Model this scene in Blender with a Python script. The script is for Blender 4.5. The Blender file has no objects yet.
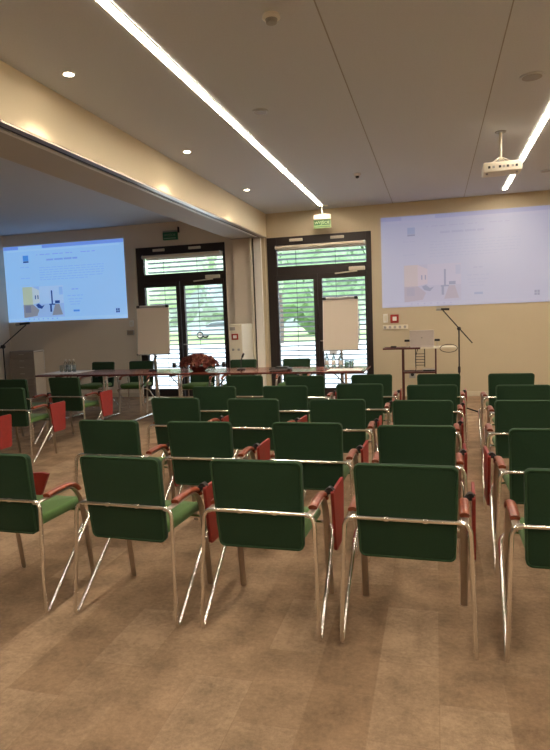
import bpy, bmesh, math, random
from mathutils import Vector, Matrix
random.seed(7)
PI = math.pi
SC = bpy.context.scene
COL = SC.collection

# ------------------------------------------------------------------ camera
def make_camera():
    yaw, pitch, roll = math.radians(15.0567), math.radians(5.4073), math.radians(2.1298)
    F = Vector((-math.sin(yaw)*math.cos(pitch), math.cos(yaw)*math.cos(pitch), -math.sin(pitch)))
    r = Vector((math.cos(yaw), math.sin(yaw), 0)); d = F.cross(r)
    c, s = math.cos(roll), math.sin(roll)
    R = c*r + s*d; Dn = -s*r + c*d
    cam = bpy.data.cameras.new('camera'); o = bpy.data.objects.new('camera', cam); COL.objects.link(o)
    m = Matrix.Identity(4)
    for i in range(3):
        m[i][0] = R[i]; m[i][1] = -Dn[i]; m[i][2] = -F[i]
    m[2][3] = 1.5
    o.matrix_world = m
    cam.sensor_fit = 'VERTICAL'; cam.sensor_height = 36; cam.lens = 36*600/750
    cam.clip_start = 0.05; cam.clip_end = 400
    SC.camera = o
make_camera()

# ------------------------------------------------------------------ world, exposure, light levels
SKY_STRENGTH = 5.2
STRIP_EMIT = 66.0
SPOT_POWER = 45.0
w = bpy.data.worlds.new('sky'); SC.world = w; w.use_nodes = True
nt = w.node_tree; nt.nodes.clear()
tc = nt.nodes.new('ShaderNodeTexCoord'); sep = nt.nodes.new('ShaderNodeSeparateXYZ')
ramp = nt.nodes.new('ShaderNodeValToRGB'); bg = nt.nodes.new('ShaderNodeBackground'); wo = nt.nodes.new('ShaderNodeOutputWorld')
nt.links.new(tc.outputs['Generated'], sep.inputs[0]); nt.links.new(sep.outputs['Z'], ramp.inputs[0])
ramp.color_ramp.elements[0].color = (0.86, 0.93, 1.0, 1); ramp.color_ramp.elements[1].color = (0.62, 0.80, 1.0, 1)
nt.links.new(ramp.outputs[0], bg.inputs[0]); bg.inputs[1].default_value = SKY_STRENGTH
nt.links.new(bg.outputs[0], wo.inputs[0])
vs = SC.view_settings
SC.display_settings.display_device = 'sRGB'
vs.view_transform = 'Standard'; vs.look = 'None'; vs.gamma = 1; vs.use_curve_mapping = False
vs.exposure = 0.2

# ------------------------------------------------------------------ materials
def mat(name, col, rough=0.6, metal=0.0, var=0.0, scale=20, bump=0.0, bscale=None, emit=None, estr=0.0, spec=0.5, trans=0.0, ior=1.45, sheen=0.0, coat=0.0):
    m = bpy.data.materials.new(name); m.use_nodes = True
    n = m.node_tree; b = n.nodes['Principled BSDF']
    b.inputs['Base Color'].default_value = (*col, 1); b.inputs['Roughness'].default_value = rough
    b.inputs['Metallic'].default_value = metal; b.inputs['Specular IOR Level'].default_value = spec
    b.inputs['IOR'].default_value = ior; b.inputs['Transmission Weight'].default_value = trans
    b.inputs['Sheen Weight'].default_value = sheen; b.inputs['Coat Weight'].default_value = coat
    if emit: b.inputs['Emission Color'].default_value = (*emit, 1); b.inputs['Emission Strength'].default_value = estr
    tcn = n.nodes.new('ShaderNodeTexCoord')
    nz = n.nodes.new('ShaderNodeTexNoise'); nz.inputs['Scale'].default_value = scale; nz.inputs['Detail'].default_value = 4
    n.links.new(tcn.outputs['Object'], nz.inputs['Vector'])
    if var > 0:
        mx = n.nodes.new('ShaderNodeMix'); mx.data_type = 'RGBA'
        mx.inputs[6].default_value = (*[c*(1-var) for c in col], 1); mx.inputs[7].default_value = (*[min(1, c*(1+var)) for c in col], 1)
        n.links.new(nz.outputs['Fac'], mx.inputs[0]); n.links.new(mx.outputs[2], b.inputs['Base Color'])
    if bump > 0:
        nb = n.nodes.new('ShaderNodeTexNoise'); nb.inputs['Scale'].default_value = bscale or scale; nb.inputs['Detail'].default_value = 3
        n.links.new(tcn.outputs['Object'], nb.inputs['Vector'])
        bp = n.nodes.new('ShaderNodeBump'); bp.inputs['Strength'].default_value = bump; bp.inputs['Distance'].default_value = 0.01
        n.links.new(nb.outputs['Fac'], bp.inputs['Height']); n.links.new(bp.outputs[0], b.inputs['Normal'])
    return m

def carpet_mat():
    m = bpy.data.materials.new('carpet_tiles'); m.use_nodes = True
    n = m.node_tree; b = n.nodes['Principled BSDF']; b.inputs['Roughness'].default_value = 0.95; b.inputs['Specular IOR Level'].default_value = 0.12
    tcn = n.nodes.new('ShaderNodeTexCoord')
    mp = n.nodes.new('ShaderNodeMapping'); n.links.new(tcn.outputs['Object'], mp.inputs[0])
    br = n.nodes.new('ShaderNodeTexBrick'); br.offset = 0.5
    br.inputs['Color1'].default_value = (0.250, 0.166, 0.105, 1); br.inputs['Color2'].default_value = (0.335, 0.235, 0.156, 1); br.inputs['Mortar'].default_value = (0.28, 0.192, 0.125, 1)
    br.inputs['Scale'].default_value = 1; br.inputs['Mortar Size'].default_value = 0.002; br.inputs['Brick Width'].default_value = 0.5; br.inputs['Row Height'].default_value = 0.25
    mp.inputs['Rotation'].default_value = (0, 0, PI/2)
    n.links.new(mp.outputs[0], br.inputs[0])
    nz = n.nodes.new('ShaderNodeTexNoise'); nz.inputs['Scale'].default_value = 38; nz.inputs['Detail'].default_value = 6; nz.inputs['Roughness'].default_value = 0.8
    n.links.new(tcn.outputs['Object'], nz.inputs[0])
    n2 = n.nodes.new('ShaderNodeTexNoise'); n2.inputs['Scale'].default_value = 5; n2.inputs['Detail'].default_value = 5
    n.links.new(tcn.outputs['Object'], n2.inputs[0])
    ad = n.nodes.new('ShaderNodeMath'); ad.operation = 'ADD'; n.links.new(nz.outputs['Fac'], ad.inputs[0]); n.links.new(n2.outputs['Fac'], ad.inputs[1])
    mr = n.nodes.new('ShaderNodeMapRange'); mr.inputs[1].default_value = 0.6; mr.inputs[2].default_value = 1.4; mr.inputs[3].default_value = 0.5; mr.inputs[4].default_value = 1.5
    n.links.new(ad.outputs[0], mr.inputs[0])
    mu = n.nodes.new('ShaderNodeMix'); mu.data_type = 'RGBA'; mu.blend_type = 'MULTIPLY'; mu.inputs[0].default_value = 1
    n.links.new(br.outputs['Color'], mu.inputs[6]); n.links.new(mr.outputs[0], mu.inputs[7]); n.links.new(mu.outputs[2], b.inputs['Base Color'])
    bp = n.nodes.new('ShaderNodeBump'); bp.inputs['Strength'].default_value = 0.5; bp.inputs['Distance'].default_value = 0.006
    n.links.new(nz.outputs['Fac'], bp.inputs['Height']); n.links.new(bp.outputs[0], b.inputs['Normal'])
    return m

def wood_mat(name, c1, c2, rough=0.35, scale=3.0, coat=0.0):
    m = bpy.data.materials.new(name); m.use_nodes = True
    n = m.node_tree; b = n.nodes['Principled BSDF']; b.inputs['Roughness'].default_value = rough; b.inputs['Coat Weight'].default_value = coat
    tcn = n.nodes.new('ShaderNodeTexCoord'); mp = n.nodes.new('ShaderNodeMapping'); mp.inputs['Scale'].default_value = (1, 8, 8)
    n.links.new(tcn.outputs['Object'], mp.inputs[0])
    nz = n.nodes.new('ShaderNodeTexNoise'); nz.inputs['Scale'].default_value = scale; nz.inputs['Detail'].default_value = 6; nz.inputs['Distortion'].default_value = 0.6
    n.links.new(mp.outputs[0], nz.inputs[0])
    rp = n.nodes.new('ShaderNodeValToRGB'); rp.color_ramp.elements[0].color = (*c1, 1); rp.color_ramp.elements[1].color = (*c2, 1)
    rp.color_ramp.elements[0].position = 0.3; rp.color_ramp.elements[1].position = 0.7
    n.links.new(nz.outputs['Fac'], rp.inputs[0]); n.links.new(rp.outputs[0], b.inputs['Base Color'])
    return m

M = {}
M['carpet'] = carpet_mat()
M['ceiling'] = mat('acoustic_ceiling', (0.60, 0.625, 0.675), 0.9, var=0.06, scale=60, bump=0.12, bscale=140)
M['seam'] = mat('ceiling_joint', (0.34, 0.33, 0.32), 0.9)
M['wall'] = mat('cream_wall_paint', (0.56, 0.48, 0.345), 0.85, var=0.03, scale=3, bump=0.05, bscale=80)
M['wall_daylit'] = mat('daylight_toned_wall_paint', (0.74, 0.66, 0.555), 0.85, var=0.03, scale=3, bump=0.05, bscale=80)  # same wall, its colour toned and lightened for the left room's light
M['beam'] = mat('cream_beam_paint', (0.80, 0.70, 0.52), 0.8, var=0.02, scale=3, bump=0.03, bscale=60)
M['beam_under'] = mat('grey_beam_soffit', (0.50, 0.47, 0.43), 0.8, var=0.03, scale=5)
M['skirting'] = mat('pale_skirting', (0.62, 0.55, 0.43), 0.6, var=0.03)
M['frame'] = mat('dark_brown_aluminium', (0.030, 0.022, 0.021), 0.45, metal=0.2, var=0.1, scale=8)
M['glass'] = mat('clear_glass', (1, 1, 1), 0.0, trans=1.0, ior=1.02, spec=0.5)
M['chrome'] = mat('chrome', (0.90, 0.88, 0.85), 0.2, metal=1.0, var=0.03, scale=30)
M['satin'] = mat('satin_steel', (0.48, 0.42, 0.36), 0.36, metal=1.0, var=0.05, scale=30)
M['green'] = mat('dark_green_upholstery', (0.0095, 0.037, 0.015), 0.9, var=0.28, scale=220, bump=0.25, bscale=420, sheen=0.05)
M['seat_green_lit'] = mat('lit_green_seat_upholstery', (0.068, 0.150, 0.034), 0.9, var=0.25, scale=220, bump=0.25, bscale=420, sheen=0.15)  # same chair cloth, brightened to carry the light on the seats
M['piping'] = mat('green_welt', (0.022, 0.062, 0.026), 0.85, var=0.2, scale=90)
M['red_wood'] = wood_mat('mahogany_stained_wood', (0.18, 0.033, 0.011), (0.30, 0.065, 0.020), 0.36, 4, 0.15)
M['tablet_red'] = wood_mat('red_tablet_laminate', (0.24, 0.018, 0.014), (0.28, 0.022, 0.016), 0.45, 3)
M['black'] = mat('black_plastic', (0.012, 0.012, 0.013), 0.45, var=0.1)
M['table_top'] = wood_mat('mahogany_table_laminate', (0.16, 0.035, 0.022), (0.24, 0.058, 0.035), 0.22, 2.0, 0.2)
M['table_edge'] = mat('dark_table_edge', (0.075, 0.016, 0.014), 0.4, var=0.1)
M['white'] = mat('white_plastic', (0.78, 0.76, 0.72), 0.4, var=0.02)
M['offwhite'] = mat('offwhite_enamel', (0.72, 0.67, 0.56), 0.45, var=0.03)
M['paper'] = mat('flipchart_paper', (0.66, 0.58, 0.50), 0.85, var=0.02, scale=4)
M['sheet'] = mat('white_paper', (0.80, 0.78, 0.74), 0.8, var=0.02)
M['grey'] = mat('grey_plastic', (0.35, 0.34, 0.33), 0.5, var=0.05)
M['silver'] = mat('silver_laptop_shell', (0.62, 0.58, 0.57), 0.4, metal=0.3, var=0.03)
M['slat'] = mat('blind_slat_aluminium', (0.16, 0.17, 0.18), 0.5, metal=0.2, var=0.05)
M['blindbox'] = mat('blind_box_cream', (0.80, 0.71, 0.58), 0.6, var=0.03)
M['cabinet'] = mat('grey_brown_cabinet', (0.29, 0.245, 0.21), 0.55, var=0.06, scale=6)
M['red'] = mat('red_plastic', (0.34, 0.035, 0.025), 0.45, var=0.05)
M['exit_green'] = mat('exit_sign_green', (0.010, 0.060, 0.018), 0.4, emit=(0.03, 0.22, 0.05), estr=0.12)
M['exit_green_off'] = mat('exit_sign_dark_green', (0.012, 0.14, 0.07), 0.4)
M['exit_white'] = mat('exit_sign_pale_legend', (0.48, 0.58, 0.30), 0.4, emit=(0.7, 0.9, 0.45), estr=0.15)
M['exit_pale'] = mat('exit_sign_pale_strip', (0.22, 0.32, 0.12), 0.4, emit=(0.5, 0.75, 0.35), estr=0.08)
M['exit_pale_off'] = mat('exit_sign_dull_legend', (0.25, 0.40, 0.30), 0.4)
M['leaf_red'] = mat('dried_russet_petals', (0.15, 0.033, 0.024), 0.8, var=0.4, scale=25)
M['leaf_pale'] = mat('dried_tan_petals', (0.25, 0.105, 0.065), 0.8, var=0.3, scale=25)
M['clear'] = mat('drinking_glass', (0.72, 0.76, 0.76), 0.02, trans=1.0, ior=1.35)
M['label'] = mat('white_bottle_label', (0.8, 0.8, 0.78), 0.5)
M['clear_pet'] = mat('clear_bottle_plastic', (0.9, 0.94, 0.95), 0.03, trans=1.0, ior=1.3)
M['water'] = mat('bottle_blue_grey', (0.42, 0.50, 0.50), 0.03, trans=1.0, ior=1.33)
M['strip'] = mat('warm_led_diffuser', (0.9, 0.85, 0.75), 0.4, emit=(1.0, 0.87, 0.69), estr=STRIP_EMIT)
M['spot'] = mat('downlight_lens', (0.9, 0.85, 0.75), 0.4, emit=(1.0, 0.85, 0.62), estr=40)
M['lawn'] = mat('mown_lawn', (0.36, 0.45, 0.18), 0.95, var=0.35, scale=3)
M['paving'] = mat('pale_concrete_paving', (0.66, 0.66, 0.62), 0.9, var=0.08, scale=2)
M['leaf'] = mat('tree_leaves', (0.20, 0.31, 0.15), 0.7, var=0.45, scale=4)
M['leaf2'] = mat('haze_paled_tree_leaves', (0.40, 0.50, 0.32), 0.7, var=0.4, scale=4)  # leaf green paled to carry the outdoor haze
M['leaf_far'] = mat('haze_greyed_tree_leaves', (0.40, 0.46, 0.42), 0.7, var=0.45, scale=2)  # greyed further, haze over the far trees put into the colour
M['bark'] = mat('tree_bark', (0.16, 0.12, 0.09), 0.9, var=0.3, scale=8)
M['car'] = mat('silver_car_paint', (0.42, 0.46, 0.50), 0.3, metal=0.3, coat=0.6)
M['tyre'] = mat('tyre_rubber', (0.03, 0.03, 0.03), 0.8)
M['carglass'] = mat('tinted_car_glass', (0.10, 0.13, 0.15), 0.1)

def screen_mat(name, dif, em, s):
    return mat(name, dif, 0.8, emit=em, estr=s, spec=0.1)

# ------------------------------------------------------------------ mesh helpers
def box(bm, c, s, bev=0.0, rot=None, seg=1):
    r = bmesh.ops.create_cube(bm, size=1)
    vs_ = r['verts']
    mtx = Matrix.Translation(Vector(c)) @ (rot.to_4x4() if rot else Matrix.Identity(4)) @ Matrix.Diagonal((*s, 1))
    bmesh.ops.transform(bm, matrix=mtx, verts=vs_)
    if bev > 0:
        ed = set()
        for v in vs_: ed.update(v.link_edges)
        bmesh.ops.bevel(bm, geom=list(ed), offset=bev, segments=seg, profile=0.6, affect='EDGES')

def bx(bm, x0, x1, y0, y1, z0, z1, bev=0.0, seg=1):
    box(bm, ((x0+x1)/2, (y0+y1)/2, (z0+z1)/2), (abs(x1-x0), abs(y1-y0), abs(z1-z0)), bev, None, seg)

def smooth_path(pts, r=0.05, n=5):
    """round the inner corners of a polyline"""
    P = [Vector(p) for p in pts]; out = [P[0]]
    for i in range(1, len(P)-1):
        a, b, c = P[i-1], P[i], P[i+1]
        rr = min(r, (a-b).length*0.48, (c-b).length*0.48)
        p0 = b + (a-b).normalized()*rr; p1 = b + (c-b).normalized()*rr
        for k in range(n+1):
            t = k/n
            out.append((1-t)**2*p0 + 2*t*(1-t)*b + t*t*p1)
    out.append(P[-1]); return out

def tube(bm, pts, r, n=8, closed=False, wide=None, wdir=None):
    """tube along pts; with wide/wdir an oval section: half width `wide` along wdir, r across"""
    P = [Vector(p) for p in pts]; N = len(P); rings = []
    up = None
    for i in range(N):
        if closed: t = P[(i+1) % N] - P[i-1]
        else: t = P[min(i+1, N-1)] - P[max(i-1, 0)]
        t.normalize()
        if wdir is not None:
            a = Vector(wdir); a = (a - t*a.dot(t)).normalized()
        else:
            if up is None:
                up = Vector((0, 0, 1)) if abs(t.z) < 0.9 else Vector((1, 0, 0))
            a = (up - t*up.dot(t)).normalized(); up = a
        b = t.cross(a)
        ra = wide if wide else r
        rings.append([bm.verts.new(P[i] + a*math.cos(2*PI*k/n)*ra + b*math.sin(2*PI*k/n)*r) for k in range(n)])
    for i in range(N if closed else N-1):
        A, B = rings[i], rings[(i+1) % N]
        for k in range(n): bm.faces.new((A[k], A[(k+1) % n], B[(k+1) % n], B[k]))
    if not closed:
        bm.faces.new(rings[0][::-1]); bm.faces.new(rings[-1])

def lathe(bm, prof, c=(0, 0, 0), n=20, axis='z'):
    c = Vector(c); rings = []
    def pt(r, h, a):
        if axis == 'z': return c + Vector((r*math.cos(a), r*math.sin(a), h))
        if axis == 'y': return c + Vector((r*math.cos(a), h, r*math.sin(a)))
        return c + Vector((h, r*math.cos(a), r*math.sin(a)))
    for r, h in prof:
        rings.append([bm.verts.new(pt(max(r, 1e-4), h, 2*PI*k/n)) for k in range(n)])
    for A, B in zip(rings, rings[1:]):
        for k in range(n): bm.faces.new((A[k], A[(k+1) % n], B[(k+1) % n], B[k]))
    bm.faces.new(rings[0][::-1]); bm.faces.new(rings[-1])

def rrect(w0, w1, h, r, inset, n=5):
    """rounded trapezoid outline, half widths w0 (bottom) w1 (top), height h from 0"""
    pts = []
    rr = max(r-inset, 0.004)
    cs = [(w0-inset-rr, inset+rr, -PI/2), (w1-inset-rr, h-inset-rr, 0), (-(w1-inset-rr), h-inset-rr, PI/2), (-(w0-inset-rr), inset+rr, PI)]
    for cx, cy, a0 in cs:
        for k in range(n+1):
            a = a0 + PI/2*k/n
            pts.append((cx + rr*math.cos(a), cy + rr*math.sin(a)))
    return pts

def pad(bm, w0, w1, h, r, t, e, f):
    """cushion: rounded outline, thickness t, edge rounding e, mapped through f(u, v, w)"""
    lv = []
    K = 4
    for k in range(K+1):
        a = PI/2*k/K; lv.append((e*(1-math.sin(a)), -t/2 + e*(1-math.cos(a))))
    for k in range(K+1):
        a = PI/2*(1-k/K); lv.append((e*(1-math.sin(a)), t/2 - e*(1-math.cos(a))))
    rings = []
    for ins, dz in lv:
        rings.append([bm.verts.new(f(u, v, dz)) for u, v in rrect(w0, w1, h, r, ins)])
    n = len(rings[0])
    for A, B in zip(rings, rings[1:]):
        for k in range(n): bm.faces.new((A[k], A[(k+1) % n], B[(k+1) % n], B[k]))
    for R_, dz, fl in ((rings[0], -t/2, True), (rings[-1], t/2, False)):
        cu = sum((v.co for v in R_), Vector())/n
        cv = bm.verts.new(cu)
        for k in range(n):
            q = (R_[k], R_[(k+1) % n], cv)
            bm.faces.new(q[::-1] if fl else q)

def prism(bm, poly, a0, a1, axis='x'):
    """extrude a 2-D polygon between a0 and a1 along an axis"""
    def P(p, a):
        if axis == 'x': return (a, p[0], p[1])
        if axis == 'y': return (p[0], a, p[1])
        return (p[0], p[1], a)
    A = [bm.verts.new(P(p, a0)) for p in poly]; B = [bm.verts.new(P(p, a1)) for p in poly]
    n = len(poly)
    for k in range(n): bm.faces.new((A[k], A[(k+1) % n], B[(k+1) % n], B[k]))
    bm.faces.new(A[::-1]); bm.faces.new(B)

def obj(name, bm, m, parent=None, loc=None, smooth=None, kind=None):
    bmesh.ops.recalc_face_normals(bm, faces=bm.faces)
    me = bpy.data.meshes.new(name); bm.to_mesh(me); bm.free()
    ms = m if isinstance(m, (list, tuple)) else [m]
    for k in ms: me.materials.append(k)
    if smooth is not None:
        me.shade_smooth()
        try: me.set_sharp_from_angle(angle=math.radians(smooth))
        except Exception: pass
    o = bpy.data.objects.new(name, me); COL.objects.link(o)
    if parent: o.parent = parent
    if loc: o.location = loc
    if kind: o['kind'] = kind
    return o

def B(): return bmesh.new()

def one(name, m, parent=None, smooth=None, bev=0.0, boxes=(), kind=None):
    bm = B()
    for b in boxes: bx(bm, *b, bev=bev)
    return obj(name, bm, m, parent, smooth=smooth, kind=kind)

def thing(name, label, cat, loc=(0, 0, 0), rz=0.0, group=None):
    o = bpy.data.objects.new(name, None); COL.objects.link(o); o.empty_display_size = 0.1
    o.location = loc; o.rotation_euler = (0, 0, rz); o['label'] = label; o['category'] = cat
    if group: o['group'] = group
    return o

def tag(o, label, cat, group=None, kind=None):
    o['label'] = label; o['category'] = cat
    if group: o['group'] = group
    if kind: o['kind'] = kind
    return o

def children(o): return [c for c in bpy.data.objects if c.parent == o]
def dup(root, loc, rz, label, group=None, skip=()):
    r = root.copy(); COL.objects.link(r); r.location = loc; r.rotation_euler = (0, 0, rz); r['label'] = label
    if group: r['group'] = group
    elif 'group' in r: del r['group']
    for ch in children(root):
        if ch.name.split('.')[0] in skip: continue
        c = ch.copy(); COL.objects.link(c); c.parent = r
        for g in children(ch):
            d = g.copy(); COL.objects.link(d); d.parent = c
    return r

# ================================================================== THE SETTING
D, H = 11.07, 3.45
XL, XR, YB = -8.87, 5.8, -3.2
one('floor', M['carpet'], boxes=[(XL-.3, XR+.3, YB-.3, D+.02, -.2, 0)], kind='structure')
one('ceiling', M['ceiling'], boxes=[(XL-.3, XR+.3, YB-.3, D+.5, H, H+.25)], kind='structure')
one('wall_left', M['wall_daylit'], boxes=[(XL-.3, XL, YB-.3, D+.35, 0, H)], kind='structure')
one('wall_right', M['wall'], boxes=[(XR, XR+.3, YB-.3, D+.35, 0, H)], kind='structure')
one('wall_front', M['wall'], boxes=[(XL, XR, YB-.3, YB, 0, H)], kind='structure')
# back wall around the two glazed doors (door 1 to the right, door 2 in the left room)
D1 = (-3.043, -1.096, 3.0); D2 = (-5.765, -3.883, 2.99)
one('wall_back', M['wall'], boxes=[(D1[1], XR, D, D+.35, 0, H), (D1[0], D1[1], D, D+.35, D1[2], H), (-3.38, D1[0], D, D+.35, 0, H)], kind='structure')
one('wall_back', M['wall_daylit'], boxes=[(XL, D2[0], D, D+.35, 0, H), (D2[0], D2[1], D, D+.35, D2[2], H), (D2[1], -3.38, D, D+.35, 0, H)], kind='structure')
one('baseboard_back', M['skirting'], boxes=[(-1.09, XR, D-.015, D, 0, .085)], kind='structure')
one('baseboard_left', M['skirting'], boxes=[(XL, D2[0]-.01, D-.015, D, 0, .085)], kind='structure')
# beam that carries the sliding partition
BX0, BX1, BZ = -3.73, -3.045, 3.02
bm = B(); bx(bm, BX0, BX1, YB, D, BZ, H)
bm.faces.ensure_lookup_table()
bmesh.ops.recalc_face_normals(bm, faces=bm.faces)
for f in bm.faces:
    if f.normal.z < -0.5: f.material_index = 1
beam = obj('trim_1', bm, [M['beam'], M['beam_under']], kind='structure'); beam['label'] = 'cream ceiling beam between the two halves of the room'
one('rail', M['satin'], beam, boxes=[(-3.115, -3.05, YB, D-.12, BZ-.016, BZ+.001)], kind='structure')
one('rail_gap', M['black'], beam, boxes=[(-3.165, -3.118, YB, D-.12, BZ-.006, BZ+.001)], kind='structure')
one('rail', M['white'], beam, boxes=[(-3.215, -3.17, YB, D-.12, BZ-.014, BZ+.001)], kind='structure')  # white strip stands in for the highlight along the rail
# fine joints between the ceiling panels
def seam(x0, y0, x1, y1, w=.009):
    one('trim_2', M['seam'], boxes=[(min(x0, x1)-w/2, max(x0, x1)+w/2, min(y0, y1)-w/2, max(y0, y1)+w/2, H-.003, H+.002)], kind='structure')
seam(-.70, YB, -.70, D-.02); seam(.505, YB, .505, D-.02)

# ---- glazed doors
def glazed_door(name, x0, x1, top, gl, closer_x, fittings):
    y0, y1 = D-.012, D+.075
    tz0, tz1 = 2.455, top-.16; lz0, lz1 = .16, 2.195
    a, b_, c_, d_ = gl                                   # left leaf glass a..b, right leaf glass c..d
    o = one(name, M['frame'], boxes=[(x0, a+.012, y0, y1, 0, top), (d_+.03, x1, y0, y1, 0, top), (a+.012, d_+.03, y0, y1, tz1, top), (a+.012, d_+.03, y0, y1, lz1+.1, tz0)], bev=.004, kind='structure')
    one('leaf_frame', M['frame'], o, boxes=[(a-.0, b_+.075, y0-.012, y1-.02, lz1, lz1+.1), (a+.0, b_+.075, y0-.012, y1-.02, 0.012, lz0), (b_, b_+.075, y0-.012, y1-.02, lz0, lz1), (a-.06, a, y0-.012, y1-.02, .012, lz1+.1)], bev=.003, kind='structure')
    one('leaf_frame', M['frame'], o, boxes=[(c_-.08, d_+.03, y0-.012, y1-.02, lz1, lz1+.1), (c_-.08, d_+.03, y0-.012, y1-.02, 0.012, lz0), (c_-.08, c_, y0-.012, y1-.02, lz0, lz1), (d_, d_+.03, y0-.012, y1-.02, lz0, lz1)], bev=.003, kind='structure')
    one('pane', M['glass'], o, boxes=[(a, b_, D+.02, D+.028, lz0, lz1)], kind='structure')
    one('pane', M['glass'], o, boxes=[(c_, d_, D+.02, D+.028, lz0, lz1)], kind='structure')
    one('pane', M['glass'], o, boxes=[(a+.012, d_+.03, D+.03, D+.038, tz0, tz1)], kind='structure')
    one('door_closer', M['offwhite'], o, boxes=[(closer_x, closer_x+.29, y0-.075, y0-.013, 2.31, 2.38)], bev=.008, kind='structure')
    bm = B(); tube(bm, [(closer_x+.15, y0-.05, 2.30), (closer_x-.26, y0-.03, 2.275)], .012, 8)
    obj('closer_arm', bm, M['offwhite'], o, smooth=40, kind='structure')
    for fx in fittings:
        one('vent_opener', M['offwhite'], o, boxes=[(fx, fx+.25, y0-.03, y0, top-.095, top-.045)], bev=.006, kind='structure')
    bm = B(); tube(bm, smooth_path([(c_-.045, y0-.01, 1.05), (c_-.045, y0-.06, 1.05), (c_+.07, y0-.06, 1.05)], .02), .011, 8)
    obj('door_handle', bm, M['satin'], o, smooth=40, kind='structure')
    one('threshold', M['satin'], o, boxes=[(x0, x1, D-.02, D+.1, 0, .012)], kind='structure')
    return o
glazed_door('door_1', D1[0], D1[1], D1[2], (-2.867, -2.17, -2.01, -1.218), -1.50, (-2.60, -1.83))
glazed_door('door_2', D2[0], D2[1], D2[2], (-5.62, -4.93, -4.76, -3.96), -4.28, (-5.38, -4.62))
one('trim_3', M['offwhite'], boxes=[(D2[0]-.075, D2[0]-.004, D-.05, D, 0, D2[2])], kind='structure')

# ---- ground outdoors
one('ground', M['paving'], boxes=[(-70, 40, D+.02, D+26, -.35, -.06)], kind='structure')
bm = B(); bx(bm, -130, 60, D+26, 190, -.35, -.05)
lawn = obj('lawn', bm, M['lawn'], kind='structure')

# ---- external venetian blinds, one across each glazed door
def blind(x0, x1, top, label):
    t = thing('venetian_blind', label, 'blind', ((x0+x1)/2, D+.22, 0), 0)
    w_ = (x1-x0)/2-.02
    bm = B(); bx(bm, -w_, w_, -.05, .05, top-.235, top-.135, bev=.01)
    obj('head_box', bm, M['blindbox'], t)
    bm = B(); z = top-.30
    while z > .03:
        box(bm, (0, 0, z), (2*w_-.02, .078, .004), rot=Matrix.Rotation(math.radians(-20), 3, 'X')); z -= .092
    obj('slats', bm, M['slat'], t)
    for cx in (-w_*.55, w_*.3):
        bm = B(); tube(bm, [(cx, -.045, .03), (cx, -.045, top-.24)], .0045, 6)
        obj('cord', bm, M['black'], t)
blind(-2.95, -1.14, 3.0, 'slatted blind outside the right glazed door')
blind(-5.66, -3.93, 2.99, 'slatted blind outside the left glazed door behind the flower arrangement')
def roller(x0, x1, z, label):
    t = thing('roller_blind', label, 'blind', ((x0+x1)/2, D-.052, z)); w_ = (x1-x0)/2
    bm = B(); lathe(bm, [(.030, -w_), (.032, -w_+.002), (.032, w_-.002), (.030, w_)], n=16, axis='x'); obj('roll', bm, M['blindbox'], t, smooth=40)
    for s in (-1, 1):
        bm = B(); lathe(bm, [(.03, -.012), (.037, -.007), (.037, .007), (.03, .012)], (s*(w_-.012), 0, 0), 18, 'x'); obj('end_cap', bm, M['white'], t, smooth=40)
roller(-2.872, -1.20, 2.805, 'cream roller blind rolled up at the top of the right glazed door')
roller(-5.61, -3.955, 2.795, 'cream roller blind rolled up at the top of the left glazed door')

# ---- trees and car outdoors
def tree(x, y, h, r, lm, label, trunk_h):
    t = thing('tree', label, 'tree', (x, y, -.06), 0, 'trees seen through the glazed doors')
    bm = B(); tube(bm, [(0, 0, -.05), (.05, .02, trunk_h*.6), (0, 0, trunk_h+r*.5)], .16, 8)
    obj('trunk', bm, M['bark'], t, smooth=50)
    bm = B()
    rnd = random.Random(int(x*13+y*7))
    blobs = [(Vector((rnd.uniform(-.6, .6)*r, rnd.uniform(-.5, .5)*r, trunk_h+rnd.uniform(.1, 1)*(h-trunk_h)*.8)), rnd.uniform(.35, .6)*r) for _ in range(11)]
    for c, br in blobs:
        q = bmesh.ops.create_icosphere(bm, subdivisions=3, radius=br*.9, matrix=Matrix.Translation(c))['verts']
        for v in q: v.co = c + (v.co-c)*(1+.16*math.sin(v.co.x*5.1+v.co.z*3.7)*math.cos(v.co.y*4.3+v.co.z*2.9))
    for k in range(1500):
        c, br = rnd.choice(blobs)
        v = Vector((rnd.gauss(0, 1), rnd.gauss(0, 1), rnd.gauss(0, 1))).normalized()
        p = c + v*br*rnd.uniform(.6, 1.08); s = rnd.uniform(.14, .30)
        a = Vector((rnd.gauss(0, 1), rnd.gauss(0, 1), rnd.gauss(0, 1))).normalized(); b_ = a.cross(v)
        if b_.length < .1: continue
        b_.normalize()
        q = [bm.verts.new(p + a*s), bm.verts.new(p + b_*s*.55), bm.verts.new(p - a*s), bm.verts.new(p - b_*s*.55)]
        bm.faces.new(q)
    me = bpy.data.meshes.new('foliage'); bm.to_mesh(me); bm.free(); me.materials.append(lm)
    f = bpy.data.objects.new('foliage', me); COL.objects.link(f); f.parent = t
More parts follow.
